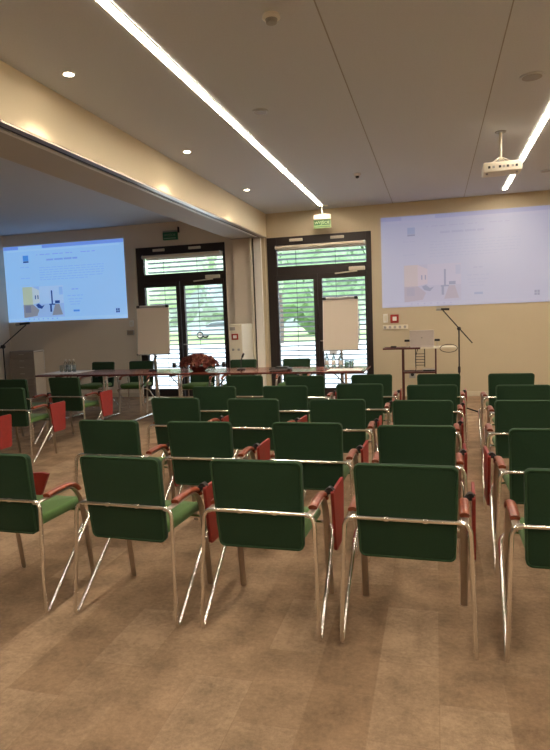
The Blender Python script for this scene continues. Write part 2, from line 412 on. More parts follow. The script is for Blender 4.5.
for x, y, h, r_, lm, th, lb in [
        (-4.0, 24, 8.0, 2.6, 'leaf', 1.2, 'dark leafy tree nearest outside the right glazed door'),
        (-4.3, 34, 9.0, 3.2, 'leaf2', 1.4, 'pale leafy tree seen behind the right flipchart through the door'),
        (-9.2, 36, 10, 3.4, 'leaf2', 1.4, 'pale tree at the left edge of the right door glass'),
        (-9.0, 52, 14, 6.0, 'leaf', 1.2, 'tall dark tree far behind the nearer ones of the right door'),
        (-19.0, 43, 12, 3.8, 'leaf2', 3.6, 'green tree beyond the left glazed door, just before the car'),
        (-26.0, 54, 12, 4.4, 'leaf_far', 2.6, 'haze-paled tree far beyond the left glazed door behind the flipchart'),
        (-24.0, 68, 13, 5.0, 'leaf_far', 1.6, 'haze-paled tree standing behind the parked silver car'),
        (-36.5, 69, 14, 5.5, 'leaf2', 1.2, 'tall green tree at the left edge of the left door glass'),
        (-31.5, 84, 15, 6.5, 'leaf_far', 1.2, 'farthest haze-paled tree beyond the left glazed door')]:
    tree(x, y, h, r_, M[lm], lb, th)

# long hedge closing the far end of the lawn
bm = B(); rh = random.Random(9); nx, nz = 110, 5; grid = []
for side in (0, 1):
    rowsv = []
    for i in range(nx+1):
        rowsv.append([bm.verts.new((-70+95*i/nx+rh.uniform(-.3, .3), (3.0 if side else 0)+rh.uniform(-.5, .5), 5.2*j/nz*(1+rh.uniform(-.08, .08)))) for j in range(nz+1)])
    grid.append(rowsv)
for i in range(nx):
    for j in range(nz):
        for g_ in grid: bm.faces.new((g_[i][j], g_[i+1][j], g_[i+1][j+1], g_[i][j+1]))
    bm.faces.new((grid[0][i][nz], grid[0][i+1][nz], grid[1][i+1][nz], grid[1][i][nz]))
for e in (0, nx):
    for j in range(nz): bm.faces.new((grid[0][e][j], grid[0][e][j+1], grid[1][e][j+1], grid[1][e][j]))
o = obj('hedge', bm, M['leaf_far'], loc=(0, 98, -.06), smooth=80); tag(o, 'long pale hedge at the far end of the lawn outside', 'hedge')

def car(x, y, rz):
    t = thing('car', 'silver hatchback parked outside beyond the left glazed door', 'car', (x, y, -.05), rz)
    body = [(-2.1, .32), (-2.12, .62), (-1.98, .82), (-1.05, .95), (-.35, 1.38), (.3, 1.46), (1.2, 1.42), (1.85, 1.02), (2.08, .92), (2.12, .5), (2.05, .30)]
    bm = B(); prism(bm, body, -.83, .83, 'y'); bmesh.ops.bevel(bm, geom=list(bm.edges), offset=.05, segments=2, affect='EDGES')
    obj('body', bm, M['car'], t, smooth=40)
    for s in (-1, 1):
        bm = B(); prism(bm, [(-.82, .97), (-.28, 1.33), (.3, 1.39), (1.1, 1.35), (1.55, 1.02)], s*.825, s*.842, 'y')
        obj('side_window', bm, M['carglass'], t)
        for wx in (-1.3, 1.3):
            bm = B(); lathe(bm, [(.2, -.1), (.31, -.08), (.31, .08), (.2, .1)], (wx, s*.76, .31), 18, 'y')
            wl = obj('wheel', bm, M['tyre'], t, smooth=40)
            bm = B(); lathe(bm, [(.19, -.112), (.19, .112)], (wx, s*.76, .31), 14, 'y'); obj('hubcap', bm, M['satin'], wl, smooth=40)
car(-18.6, 50, math.radians(4))

# ================================================================== PARTITION STACK, CABINETS AT THE BACK WALL
t = thing('folding_partition', 'folded beige partition panels parked under the end of the beam', 'partition', (-3.36, 10.9, 0))
one('panel', M['wall_daylit'], t, boxes=[(-.34, .02, .085, .125, .01, BZ-.004)], bev=.004)
one('edge_profile', M['offwhite'], t, boxes=[(.025, .06, -.02, .125, .01, BZ-.02)], bev=.004)
one('panel_gap_shade', M['black'], t, boxes=[(.062, .088, .06, .125, .01, BZ-.02)])  # black strip stands in for the shade in the gap between panels
one('panel', M['white'], t, boxes=[(.092, .235, .02, .125, .01, BZ-.02)], bev=.006)
one('edge_profile', M['wall'], t, boxes=[(.238, .30, .07, .125, .01, BZ-.02)], bev=.003)

t = thing('hydrant_cabinet', 'tall cream cabinet with red square call point, right of the left door', 'cabinet', (-3.455, 10.55, 0))
one('body', M['offwhite'], t, boxes=[(-.125, .125, -.33, .32, 0, 1.42)], bev=.01)
one('label_plate', M['grey'], t, boxes=[(-.105, .0, -.338, -.328, 1.31, 1.37)], bev=.002)
cp = one('call_point', M['red'], t, boxes=[(-.07, .055, -.35, -.328, 1.14, 1.25)], bev=.006)
one('cover', M['white'], cp, boxes=[(-.038, .028, -.356, -.349, 1.168, 1.222)])
for hx in (-.075, .03):
    one('latch', M['grey'], t, boxes=[(hx, hx+.045, -.342, -.328, .945, .985)], bev=.004)

t = thing('drawer_cabinet', 'grey-brown drawer cabinet against the wall under the left projection', 'cabinet', (-8.34, 10.86, 0))
one('body', M['cabinet'], t, boxes=[(-.30, .285, -.13, .19, 0.02, 1.01)], bev=.004)
for k in range(7):
    z0 = .05 + k*.135
    dr = one('drawer', M['cabinet'], t, boxes=[(-.285, .27, -.148, -.129, z0, z0+.122)], bev=.004)
    one('drawer_pull', M['satin'], dr, boxes=[(-.05, .06, -.165, -.147, z0+.075, z0+.09)], bev=.003)
one('lit_side_panel', M['wall_daylit'], t, boxes=[(.285, .30, -.13, .19, .02, .98)])  # paler colour carries the light falling on this side of the cabinet
bm = B(); tube(bm, smooth_path([(.295, -.13, 1.0), (.295, .185, 1.01), (.295, .185, .60)], .01), .014, 8)
obj('edge_trim', bm, M['white'], t, smooth=40)

# ---- switches and sockets on the back wall
def plate(name, x0, x1, z0, z1, m, label, cat, d=.02):
    o = one(name, m, boxes=[(x0, x1, D-d, D-.0005, z0, z1)], bev=.004); tag(o, label, cat); return o
o = plate('light_switch', -.905, -.825, 1.345, 1.50, M['white'], 'white wall switch left of the red call point on the right wall', 'switch')
one('rocker', M['offwhite'], o, boxes=[(-.89, -.84, D-.026, D-.019, 1.375, 1.475)], bev=.003)
o = plate('fire_call_point', -.775, -.63, 1.335, 1.485, M['red'], 'red square fire call point on the wall above the laptop table', 'call point', .045)
one('cover', M['white'], o, boxes=[(-.738, -.667, D-.052, D-.044, 1.375, 1.447)], bev=.003)
o = plate('socket_strip', -.915, -.47, 1.22, 1.30, M['offwhite'], 'cream strip of wall sockets under the red call point', 'socket', .03)
for k in range(5):
    bm = B(); lathe(bm, [(.024, -.006), (.024, .0)], (-.875+k*.088, D-.03, 1.26), 12, 'y'); obj('outlet', bm, M['grey'], o)
o = plate('wall_outlet', -.46, -.35, .33, .46, M['grey'], 'dark floor-level wall outlet behind the laptop table', 'socket')
bm = B(); lathe(bm, [(.03, -.006), (.03, 0)], (-.405, D-.02, .395), 14, 'y'); obj('outlet', bm, M['black'], o)
o = plate('light_switch', -5.99, -5.90, 1.44, 1.56, M['white'], 'pale wall switch right of the left projection, above a grey box', 'switch')
one('rocker', M['offwhite'], o, boxes=[(-5.972, -5.918, D-.026, D-.019, 1.465, 1.535)], bev=.003)
o = plate('control_box', -6.05, -5.90, 1.27, 1.37, M['grey'], 'small grey control box on the wall left of the left flipchart', 'box', .035)
one('face_plate', M['cabinet'], o, boxes=[(-6.035, -5.915, D-.04, D-.034, 1.285, 1.355)], bev=.003)

# ================================================================== PROJECTED PICTURES
def projection(x0, z1, wd, ht, label, pal):
    t = thing('projected_screen', label, 'screen', (x0, D, z1-ht))
    def R(name, u0, u1, v0, v1, m, lift, parent=t):
        return one(name, m, parent, boxes=[(u0*wd, u1*wd, -.012-lift*.001, -.0115-lift*.001+.0004, ht*(1-v1), ht*(1-v0))])
    one('page', pal['page'], t, boxes=[(0, wd, -.012, -.0005, 0, ht)])
    tb = R('tab_bar', 0, 1, 0, .045, pal['bar'], 1)
    R('active_tab', .13, .335, .008, .045, pal['page'], 2, tb)
    R('address_bar', .03, .97, .05, .075, pal['pale'], 1)
    lg = R('logo', .165, .212, .128, .20, pal['logo'], 1)
    R('logo_band', .165, .212, .203, .222, pal['dark'], 1, lg)
    def words(name, u0, u1, v, hgt, m, seed, wmin=.02, wmax=.05):
        rnd = random.Random(seed); u = u0; bm = B()
        while u < u1-.008:
            w_ = min(rnd.uniform(wmin, wmax), u1-u)
            bx(bm, u*wd, (u+w_)*wd, -.0135, -.0125, ht*(1-v-hgt/2), ht*(1-v+hgt/2)); u += w_+.008
        return obj(name, bm, m, t)
    for k, (u0, u1) in enumerate([(.283, .292), (.311, .40), (.42, .515), (.53, .585), (.655, .73), (.745, .772)]):
        words('menu_item', u0, u1, .128, .010, pal['menu'], 40+k, .03, .06)
    words('heading', .365, .625, .20, .022, pal['head'], 3, .05, .09)
    for k, v in enumerate((.281, .425)): words('side_note', .135, .225, v, .010, pal['text'], 10+k)
    for k in range(4): words('text_line', .30, .835, .298+k*.031, .009, pal['text'], 20+k)
    for k in range(2): words('text_line', .30, .832 if k == 0 else .70, .425+k*.03, .009, pal['text'], 30+k)
    ph = R('photo', .141, .488, .54, .948, pal['p_floor'], 1)
    R('photo_patch', .141, .225, .54, .775, pal['p_wall'], 2, ph)
    bm = B(); prism(bm, [(.225*wd, ht*.46), (.285*wd, ht*.41), (.285*wd, ht*.25), (.225*wd, ht*.225)], -.0146, -.0140, 'y'); obj('photo_patch', bm, pal['p_wall2'], ph)
    R('photo_patch', .285, .488, .54, .77, pal['p_pale'], 2, ph)
    bm = B(); prism(bm, [(.141*wd, ht*.225), (.225*wd, ht*.225), (.275*wd, ht*.15), (.255*wd, ht*.075), (.16*wd, ht*.055), (.141*wd, ht*.055)], -.0150, -.0146, 'y'); obj('photo_patch', bm, pal['p_bed'], ph)
    R('photo_patch', .155, .205, .79, .88, pal['p_bed2'], 4, ph)
    for u in (.246, .268):
        R('photo_patch', u, u+.008, .655, .705, pal['dark'], 4, ph)
    bm = B(); prism(bm, [(.25*wd, ht*.22), (.275*wd, ht*.235), (.30*wd, ht*.20), (.325*wd, ht*.215), (.30*wd, ht*.165), (.265*wd, ht*.18)], -.0158, -.0150, 'y'); obj('photo_patch', bm, pal['dark'], ph)
    R('photo_patch', .385, .397, .60, .775, pal['dark'], 4, ph)
    R('photo_patch', .365, .415, .775, .79, pal['dark'], 4, ph)
    R('photo_patch', .37, .385, .79, .88, pal['dark'], 4, ph)
    R('photo_patch', .415, .455, .735, .77, pal['dark'], 4, ph)
    bm = B(); prism(bm, [(.415*wd, ht*.22), (.45*wd, ht*.22), (.475*wd, ht*.08), (.385*wd, ht*.075)], -.0158, -.0150, 'y'); obj('photo_patch', bm, pal['p_bed'], ph)
    R('photo_patch', .455, .485, .56, .66, pal['p_curtain'], 4, ph)
    words('side_heading', .56, .615, .598, .012, pal['head'], 50, .02, .03)
    words('text_line', .523, .652, .68, .012, pal['text'], 51)
    for k in range(3): words('text_line', .527+.008*k, .645-.01*k, .725+k*.034, .009, pal['text'], 52+k)
    words('link_button', .565, .616, .878, .024, pal['logo'], 60, .05, .06)
    ic = R('corner_icon', .912, .942, .872, .925, pal['dark'], 1)
    R('icon_mark', .9255, .9285, .872, .925, pal['page'], 2, ic); R('icon_mark', .912, .942, .8965, .9005, pal['page'], 2, ic)
    tk = R('task_bar', 0, 1, .953, .985, pal['pale'], 1)
    for k in range(7): R('task_icon', .18+k*.04, .19+k*.04, .96, .975, pal['menu'], 2, tk)
    return t
def palette(p, dif, k, fl):
    """p: fade towards the page colour; dif: albedo; k: emission strength; fl: emission colour of the page"""
    def c(name, col):
        e = [fl[i]*(p+(1-p)*col[i]) for i in range(3)]
        return screen_mat(name, [dif*(p+(1-p)*col[i]) for i in range(3)], e, k)
    n = 'left_projection_' if p < .3 else 'right_projection_'
    return dict(page=c(n+'page', (1, 1, 1)), pale=c(n+'pale', (1.12, 1.06, 1.02)), bar=c(n+'bar', (.55, .55, .85)), logo=c(n+'logo', (.25, .5, .8)), dark=c(n+'dark', (.08, .12, .3)),
                menu=c(n+'menu', (.75, .68, .85)), head=c(n+'heading', (.66, .66, .82)), text=c(n+'text', (.80, .84, .92)), p_floor=c(n+'photo_floor', (.95, .85, .85)), p_wall=c(n+'photo_yellow', (1.4, .95, .45)),
                p_wall2=c(n+'photo_cream', (1.5, 1.05, .75)), p_pale=c(n+'photo_pale', (1.2, 1.02, .95)), p_bed=c(n+'photo_brown', (.78, .48, .36)), p_bed2=c(n+'photo_dark_brown', (.55, .36, .34)), p_curtain=c(n+'photo_grey', (.85, .85, .9)))
projection(-8.855, 3.207, 2.828, 1.59, 'large bright blue projection of a web page on the left wall', palette(.0, .5, 1.0, (.17, .36, .65)))
projection(-.918, 3.205, 2.80, 1.595, 'washed-out pale lilac web page projected on the right wall', palette(.66, .40, 1.0, (.125, .15, .28)))

# ================================================================== CEILING FIXTURES
def strip_light(x, y0, y1, label):
    t = thing('strip_light', label, 'light', (x, y0, H-.003), 0)
    L = y1-y0
    one('housing', M['offwhite'], t, boxes=[(-.040, -.032, 0, L, -.010, 0), (.032, .040, 0, L, -.010, 0), (-.040, .040, L, L+.008, -.010, 0), (-.040, .040, -.008, 0, -.010, 0)])
    one('diffuser', M['strip'], t, boxes=[(-.031, .031, 0.002, L-.002, -.007, -.001)])
strip_light(-1.912, -2.6, 10.66, 'long warm LED strip across the ceiling left of centre')
strip_light(1.115, -2.6, 10.62, 'warm LED strip at the right edge, passing behind the projector')

strip_light(4.14, -2.6, 10.62, 'added unseen LED strip near the right wall, to brighten the room')  # extra strip out of view, added to brighten the room
def downlight(x, y, label):
    t = thing('downlight', label, 'light', (x, y, H), 0, 'downlights along the beam')
    bm = B(); lathe(bm, [(.038, -.005), (.046, -.008), (.050, -.004), (.050, 0), (.038, 0)], n=24); obj('rim', bm, M['white'], t, smooth=40)
    bm = B(); lathe(bm, [(.037, -.0065), (.0372, -.001)], n=20); obj('lens', bm, M['spot'], t)
    l = bpy.data.lights.new('downlight_beam', 'SPOT'); l.energy = SPOT_POWER; l.color = (1, .82, .58); l.spot_size = math.radians(95); l.spot_blend = .5; l.shadow_soft_size = .04
    lo = bpy.data.objects.new('downlight_beam', l); COL.objects.link(lo); lo.parent = t; lo.location = (0, 0, -.03)
downlight(-2.73, 4.31, 'nearest of the three round downlights beside the cream beam')
downlight(-2.74, 6.65, 'middle one of the three round downlights beside the beam')
downlight(-2.73, 8.9, 'farthest of the three round downlights, close to the back wall')

t = thing('smoke_detector', 'white domed smoke detector at the top edge of the ceiling', 'detector', (-1.0, 3.955, H))
bm = B(); lathe(bm, [(.055, 0), (.06, -.02), (.05, -.028)][::-1], n=24); obj('base', bm, M['white'], t, smooth=35)
bm = B(); lathe(bm, [(.012, -.058), (.034, -.052), (.04, -.028)], n=20); obj('sensor', bm, M['grey'], t, smooth=35)
def disc(name, x, y, r, m, label, cat, hgt=.012):
    t_ = thing(name, label, cat, (x, y, H))
    bm = B(); lathe(bm, [(r*.9, -hgt), (r, -hgt*.6), (r, 0)], n=28); obj('rim', bm, m, t_, smooth=35)
    bm = B(); lathe(bm, [(r*.8, -hgt-.002), (r*.82, -hgt+.002)], n=24); obj('grille', bm, M['grey'], t_)
disc('ceiling_speaker', .813, 5.67, .10, M['ceiling'], 'round flush speaker in the ceiling left of the right strip', 'speaker')
disc('ceiling_speaker', -1.572, 5.66, .075, M['ceiling'], 'small round flush disc in the ceiling right of the left strip', 'speaker')
disc('ceiling_speaker', 1.55, 9.5, .08, M['ceiling'], 'flush disc in the ceiling right of the right strip near the wall', 'speaker')
t = thing('motion_sensor', 'small dark-nosed sensor on the ceiling before the exit sign', 'sensor', (-1.02, 8.58, H))
bm = B(); lathe(bm, [(.03, -.03), (.045, -.02), (.05, 0)], n=20); obj('base', bm, M['white'], t, smooth=35)
bm = B(); lathe(bm, [(.006, -.062), (.022, -.055), (.026, -.03)], n=16); obj('lens', bm, M['black'], t, smooth=35)

# ---- ceiling projector
t = thing('projector', 'white projector hanging on a short ceiling pole before the right strip', 'projector', (.72, 7.25, H), 0)
bm = B(); lathe(bm, [(.055, -.012), (.06, 0)], n=20); obj('mount_plate', bm, M['grey'], t, smooth=35)
bm = B(); tube(bm, [(0, 0, -.01), (0, 0, -.31)], .016, 10); obj('pole', bm, M['offwhite'], t, smooth=40)
bm = B()
for dx, dy in ((-.10, -.06), (.10, -.06), (-.08, .07), (.08, .07)): tube(bm, [(0, 0, -.27), (dx, dy, -.345)], .007, 6)
obj('bracket', bm, M['offwhite'], t, smooth=40)
bm = B(); box(bm, (.01, 0, -.40), (.40, .28, .105), .018, None, 3); bd = obj('body', bm, M['offwhite'], t, smooth=35)
for k, sx in enumerate((-.13, -.085, -.02, .02, .06, .11, .15)):
    one('port', M['grey' if k % 2 else 'black'], bd, boxes=[(sx-.012, sx+.012, -.145, -.139, -.415, -.39)])
bm = B(); lathe(bm, [(.032, 0), (.036, .03), (.028, .035)], (.11, .138, -.40), 18, 'y'); obj('lens', bm, M['black'], bd, smooth=35)
for fx in (-.15, .16):
    bm = B(); lathe(bm, [(.012, -.468), (.014, -.452)], (fx, -.08, 0), 10); obj('foot', bm, M['grey'], bd)

# ---- exit signs
def text_mesh(s, size, m, parent, loc, name):
    cu = bpy.data.curves.new(name, 'FONT'); cu.body = s; cu.size = size; cu.align_x = 'CENTER'; cu.align_y = 'CENTER'; cu.extrude = .0008
    tmp = bpy.data.objects.new('tmp_text', cu); COL.objects.link(tmp)
    dg = bpy.context.evaluated_depsgraph_get()
    me = bpy.data.meshes.new_from_object(tmp.evaluated_get(dg))
    bpy.data.objects.remove(tmp); me.materials.clear(); me.materials.append(m)
    o = bpy.data.objects.new(name, me); COL.objects.link(o); o.parent = parent; o.location = loc; o.rotation_euler = (PI/2, 0, 0)
    return o
t = thing('exit_sign', 'lit green exit sign hanging on a stem at the end of the strip light', 'sign', (-1.915, 10.74, H))
one('ceiling_bracket', M['offwhite'], t, boxes=[(-.10, .11, -.02, .02, -.014, 0)], bev=.003)
bm = B(); tube(bm, [(0, 0, -.01), (0, 0, -.155)], .011, 8); obj('stem', bm, M['offwhite'], t, smooth=40)
one('housing', M['offwhite'], t, boxes=[(-.155, .155, -.035, .035, -.240, -.150)], bev=.008)
pn = one('sign_panel', M['exit_pale'], t, boxes=[(-.155, .155, -.008, .008, -.390, -.240)], bev=.002)
one('sign_field', M['exit_green'], pn, boxes=[(-.143, .143, -.0105, -.0085, -.335, -.250)])
one('sign_strip', M['exit_green'], pn, boxes=[(-.143, .143, -.0105, -.0085, -.370, -.357)])
text_mesh('WYJŚCIE', .068, M['exit_white'], pn, (0, -.0115, -.294), 'lettering')
t = thing('exit_sign', 'unlit dark green exit sign above the left glazed door', 'sign', (-4.985, D-.03, 3.10))
one('housing', M['exit_green_off'], t, boxes=[(-.15, .15, -.03, .029, 0, .15)], bev=.006)
one('sign_strip', M['exit_pale_off'], t, boxes=[(-.13, .13, -.034, -.031, .022, .040)])
text_mesh('WYJŚCIE', .062, M['exit_pale_off'], t, (0, -.0325, .088), 'lettering')
one('top_rail', M['grey'], t, boxes=[(-.15, .15, -.02, .029, .15, .18)], bev=.004)
one('bracket', M['black'], t, boxes=[(.16, .185, -.02, .029, .13, .24)], bev=.004)

# ================================================================== CHAIRS
def bar_path(s):   # arm support and front leg in one flat bar
    return smooth_path([(s*.248, -.008, .584), (s*.25, .08, .585), (s*.25, .20, .589), (s*.25, .31, .588), (s*.25, .385, .50), (s*.25, .43, .22), (s*.25, .46, .002)], .10, 6)
def back_f(u, v, w_):
    # v 0..h up the rear face; leaning back, very slightly curved across
    tt = v/.45
    y = .049 - .056*tt + .012*(abs(u)/.22)**2
    return Vector((u, y + w_, 0.400 + v*.972))
def seat_f(u, v, w_):
    z = .452 + .012*(v/.44) - (.03*max(0, (v-.36)/.08)**2) + w_
    return Vector((u, .045 + v, z))
def make_chair(label):
    t = thing('chair', label, 'chair', (0, 0, 0))
    bm = B(); pad(bm, .205, .212, .44, .05, .058, .024, seat_f); obj('seat', bm, M['seat_green_lit'], t, smooth=60)
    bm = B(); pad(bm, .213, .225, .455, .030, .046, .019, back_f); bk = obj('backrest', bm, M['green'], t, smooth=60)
    bm = B(); tube(bm, [back_f(u, v, -.021) for u, v in rrect(.213, .225, .455, .030, .005)], .0055, 6, True); obj('piping', bm, M['piping'], bk, smooth=60)
    # one chrome loop: across the back, down to the floor, diagonally up and under the seat
    loop = [(-.272, .002, .592), (.272, .002, .592), (.294, -.045, -.014), (.285, .43, .405), (-.285, .43, .405), (-.294, -.045, -.014)]
    P = [Vector(p) for p in loop]; pts = []
    rad = [.05, .05, .06, .06, .06, .06]
    for i in range(6):
        a, b_, c = P[i-1], P[i], P[(i+1) % 6]; rr = rad[i]
        p0 = b_ + (a-b_).normalized()*rr; p1 = b_ + (c-b_).normalized()*rr
        for k in range(7):
            q = k/6; pts.append((1-q)**2*p0 + 2*q*(1-q)*b_ + q*q*p1)
    bm = B(); tube(bm, pts, .0105, 8, True); fr = obj('frame', bm, M['chrome'], t, smooth=60)
    for s in (-1, 1):
        bm = B(); lathe(bm, [(.013, -.011), (.015, 0), (.013, .011)], (s*.085, .002, .592), 10, 'x'); obj('clip', bm, M['chrome'], fr, smooth=50)
    for s in (-1, 1):
        bm = B(); tube(bm, bar_path(s), .0065, 8, False, .0175, (1, 0, 0)); obj('front_leg', bm, M['satin'], t, smooth=50)
    for s in (-1, 1):
        prof = [(.085, .598), (.12, .603), (.20, .608), (.28, .607), (.335, .592), (.368, .558)]
        path = smooth_path([(s*.25, y, z) for y, z in prof], .04, 4)
        bm = B(); tube(bm, path, .0135, 10, False, .0225, (1, 0, 0)); obj('armrest', bm, M['red_wood'], t, smooth=60)
    return t
def tablet_mesh(s=1):
    bm = B()
    q = [(.330, .598), (.345, .608), (.605, .611), (.62, .598), (.595, .285), (.58, .272), (.390, .272), (.375, .285)]
    def X(y): return .296 + .004*(y-.30)/.3
    A = [bm.verts.new((s*(X(y)-.008), y, z)) for y, z in q]; Bv = [bm.verts.new((s*(X(y)+.009), y, z)) for y, z in q]
    n = len(q)
    for k in range(n): bm.faces.new((A[k], A[(k+1) % n], Bv[(k+1) % n], Bv[k]))
    bm.faces.new(A[::-1]); bm.faces.new(Bv)
    bmesh.ops.bevel(bm, geom=list(bm.edges), offset=.003, segments=1, affect='EDGES')
    return bm
def hinge_mesh(s=1):
    bm = B(); tube(bm, smooth_path([(s*.255, .345, .575), (s*.275, .36, .612), (s*.296, .375, .600)], .02), .014, 8, False, .02, (0, 1, 0))
    lathe(bm, [(.018, -.02), (.018, .02)], (s*.282, .36, .606), 10, 'y')
    return bm
def give_tablet(ch, right=True):
    s = 1 if right else -1
    tb = obj('writing_tablet', tablet_mesh(s), M['tablet_red'], ch)
    obj('hinge', hinge_mesh(s), M['black'], tb, smooth=50)
G = 'green conference chairs in rows'
master = make_chair('master')
master_t = None
first = [True]; meshes = {}
def place(x, y, rz, label, tab='right', group=G):
    global master
    if first[0]:
        first[0] = False; c = master; c.location = (x, y, 0); c.rotation_euler = (0, 0, rz); c['label'] = label; c['group'] = group
    else:
        c = dup(master, (x, y, 0), rz, label, group, skip=('writing_tablet',))
    if tab in ('right', 'left'):
        if tab not in meshes:
            give_tablet(c, tab == 'right')
            tb = [o for o in children(c) if o.name.startswith('writing_tablet')][0]
            meshes[tab] = (tb, children(tb)[0])
        else:
            a, h = meshes[tab]
            a2 = a.copy(); COL.objects.link(a2); a2.parent = c
            h2 = h.copy(); COL.objects.link(h2); h2.parent = a2
    return c
DG = math.radians
P1 = 'green armchair in the nearest row, '
place(-.135, 2.63, DG(-1.5), P1+'just left of the aisle')
l_chair = place(-2.275, 2.634, DG(-1.5), P1+'cut by the left photo edge', None)
place(-1.53, 2.64, DG(-3), P1+'second from the left')
place(-.822, 2.64, DG(-1), P1+'third from the left')
place(.575, 2.62, DG(-1), P1+'right of the aisle, cut by the photo edge', None)
# the leftmost front chair carries its tablet on the left arm, swung in over the seat
bm = B(); q = [(-.235, .605), (-.06, .618), (-.012, .612), (-.075, .475), (-.10, .462), (-.20, .50)]
prism(bm, q, .448, .466, 'y'); tb = obj('writing_tablet', bm, M['tablet_red'], l_chair)
bm = B(); tube(bm, smooth_path([(-.25, .37, .60), (-.235, .43, .618), (-.16, .444, .602)], .02), .013, 8); obj('hinge', bm, M['black'], tb, smooth=50)
rowname = {2: 'second row from the front', 3: 'third row from the front', 4: 'fourth row from the front', 5: 'fifth row, before the table'}
colname = ['leftmost of its block', 'second from the left', 'third from the left', 'just left of the aisle', 'right of the aisle']
rows = {2: [(-2.19, 3.66), (-1.51, 3.64), (-.785, 3.64), (-.115, 3.58), (.615, 3.52)],
        3: [(-2.20, 4.79), (-1.47, 4.72), (-.76, 4.69), (-.10, 4.63), (.64, 4.63)],
        4: [(-2.15, 5.62), (-1.42, 5.63), (-.71, 5.75), (-.035, 5.63), (.735, 5.58)],
        5: [(-2.18, 6.70), (-1.43, 6.60), (-.685, 6.65), (.03, 6.63), (.755, 6.60)]}
rr = random.Random(3)
for rw, lst in rows.items():
    for k, (x, y) in enumerate(lst):
        tab = 'right' if k < 4 else ('left' if rw == 2 else None)
        place(x, y, DG(rr.uniform(-2, 2)), 'green armchair in the %s, %s' % (rowname[rw], colname[k]), tab)
GL = 'green chairs of the left block'
place(-4.60, 5.62, DG(0), 'green armchair at the left photo edge with red tablet, before its overlapping neighbour', group=GL)
place(-5.27, 6.54, DG(0), 'green armchair at the left photo edge, partly hidden behind the nearer chair', group=GL)
place(-4.62, 6.72, DG(-2), 'green armchair with red tablet before the left end of the long table', group=GL)
place(-4.585, 4.65, DG(0), 'chair beyond the left photo edge, only its red writing tablet showing', group=GL)
GF = 'green chairs behind the long table'
for x, y, a, lb in [(-5.69, 9.47, 176, 'green chair behind the long table near the drinking glasses, leftmost there'), (-4.97, 9.52, 184, 'green chair behind the long table in front of the left flipchart'),
                    (-3.78, 9.40, 181, 'green chair behind the long table hidden by the russet flower arrangement'), (-3.06, 9.40, 179, 'green chair behind the long table in front of the cream cabinet'),
                    (-2.16, 9.40, 180, 'green chair behind the long table in front of the right glazed door')]:
    place(x, y, DG(a), lb, None, GF)

# ================================================================== LONG TABLE OF FOUR FOLDING TABLES
TZ = .75
def make_table(label):
    t = thing('folding_table', label, 'table', (0, 0, 0), 0, 'folding tables set end to end')
    bm = B(); bx(bm, -.638, .638, -.43, .43, TZ-.026, TZ, bev=.004)
    bm.faces.ensure_lookup_table()
    for f in bm.faces:
        if abs(f.normal.z) < .6: f.material_index = 1
    obj('tabletop', bm, [M['table_top'], M['table_edge']], t)
    for s in (-1, 1):
        bm = B(); X = s*.33
        tube(bm, [(X, -.045, .03), (X, -.045, TZ-.05)], .016, 10); tube(bm, [(X, .045, .03), (X, .045, TZ-.05)], .016, 10)
        lg = obj('leg', bm, M['chrome'], t, smooth=50)
        bm = B(); tube(bm, smooth_path([(X, -.36, .012), (X, -.30, .028), (X, .30, .028), (X, .36, .012)], .05), .014, 8, False, .024, (1, 0, 0)); obj('foot', bm, M['chrome'], lg, smooth=50)
        bm = B(); bx(bm, X-.02, X+.02, -.33, .33, TZ-.055, TZ-.027, bev=.003); obj('crossbeam', bm, M['black'], lg)
        bm = B(); tube(bm, [(X, 0, TZ-.24), (X-s*.20, 0, TZ-.035)], .009, 8); obj('brace', bm, M['black'], lg, smooth=50)
    return t
tl = ['left end section of the long red-brown table, under the glasses', 'second section from the left of the long table, beside the flower arrangement',
      'third section of the long red-brown table, under the black folder', 'right end section of the long table, under the three bottles']
tab0 = make_table(tl[0]); tab0.location = (-5.40, 8.47, 0)
for k in (1, 2, 3): dup(tab0, (-5.40+1.279*k, 8.47, 0), 0, tl[k], 'folding tables set end to end')

# ---- things on the table
def bottle(x, y, label):
    t = thing('water_bottle', label, 'bottle', (x, y, TZ+.001), 0, 'water bottles at the right table end')
    bm = B(); lathe(bm, [(.026, 0), (.031, .006), (.031, .125), (.026, .15), (.012, .178), (.012, .196)], n=18); obj('body', bm, M['water'], t, smooth=40)
    bm = B(); lathe(bm, [(.0316, .045), (.0318, .046), (.0318, .105), (.0316, .106)], n=18); obj('label', bm, M['label'], t, smooth=40)
    bm = B(); lathe(bm, [(.014, .192), (.0145, .196), (.0145, .214), (.012, .216)], n=14); obj('cap', bm, M['black'], t, smooth=40)
for x, lb in ((-1.525, 'left one of three small water bottles on the table end'), (-1.425, 'middle one of three small water bottles on the table end'), (-1.325, 'right one of three water bottles, next to the tumblers')):
    bottle(x, 8.6, lb)
def tumbler(x, y, label, group, h=.11, r=.031):
    bm = B(); lathe(bm, [(r*.8, 0), (r*.85, .004), (r, h), (r*.93, h), (r*.78, .010), (.0, .010)], n=18)
    o = obj('tumbler', bm, M['clear'], smooth=40, loc=(x, y, TZ+.001)); tag(o, label, 'glass', group); return o
gr = 'tumblers beside the three bottles'
for k, (dx, dy) in enumerate(((0, 0), (.07, 0), (0, .08), (.07, .08))):
    tumbler(-1.235+dx, 8.54+dy, ['front left', 'front right', 'rear left', 'rear right'][k]+' clear tumbler beside the three bottles', gr)
gl = 'glasses and bottles on the left table end'
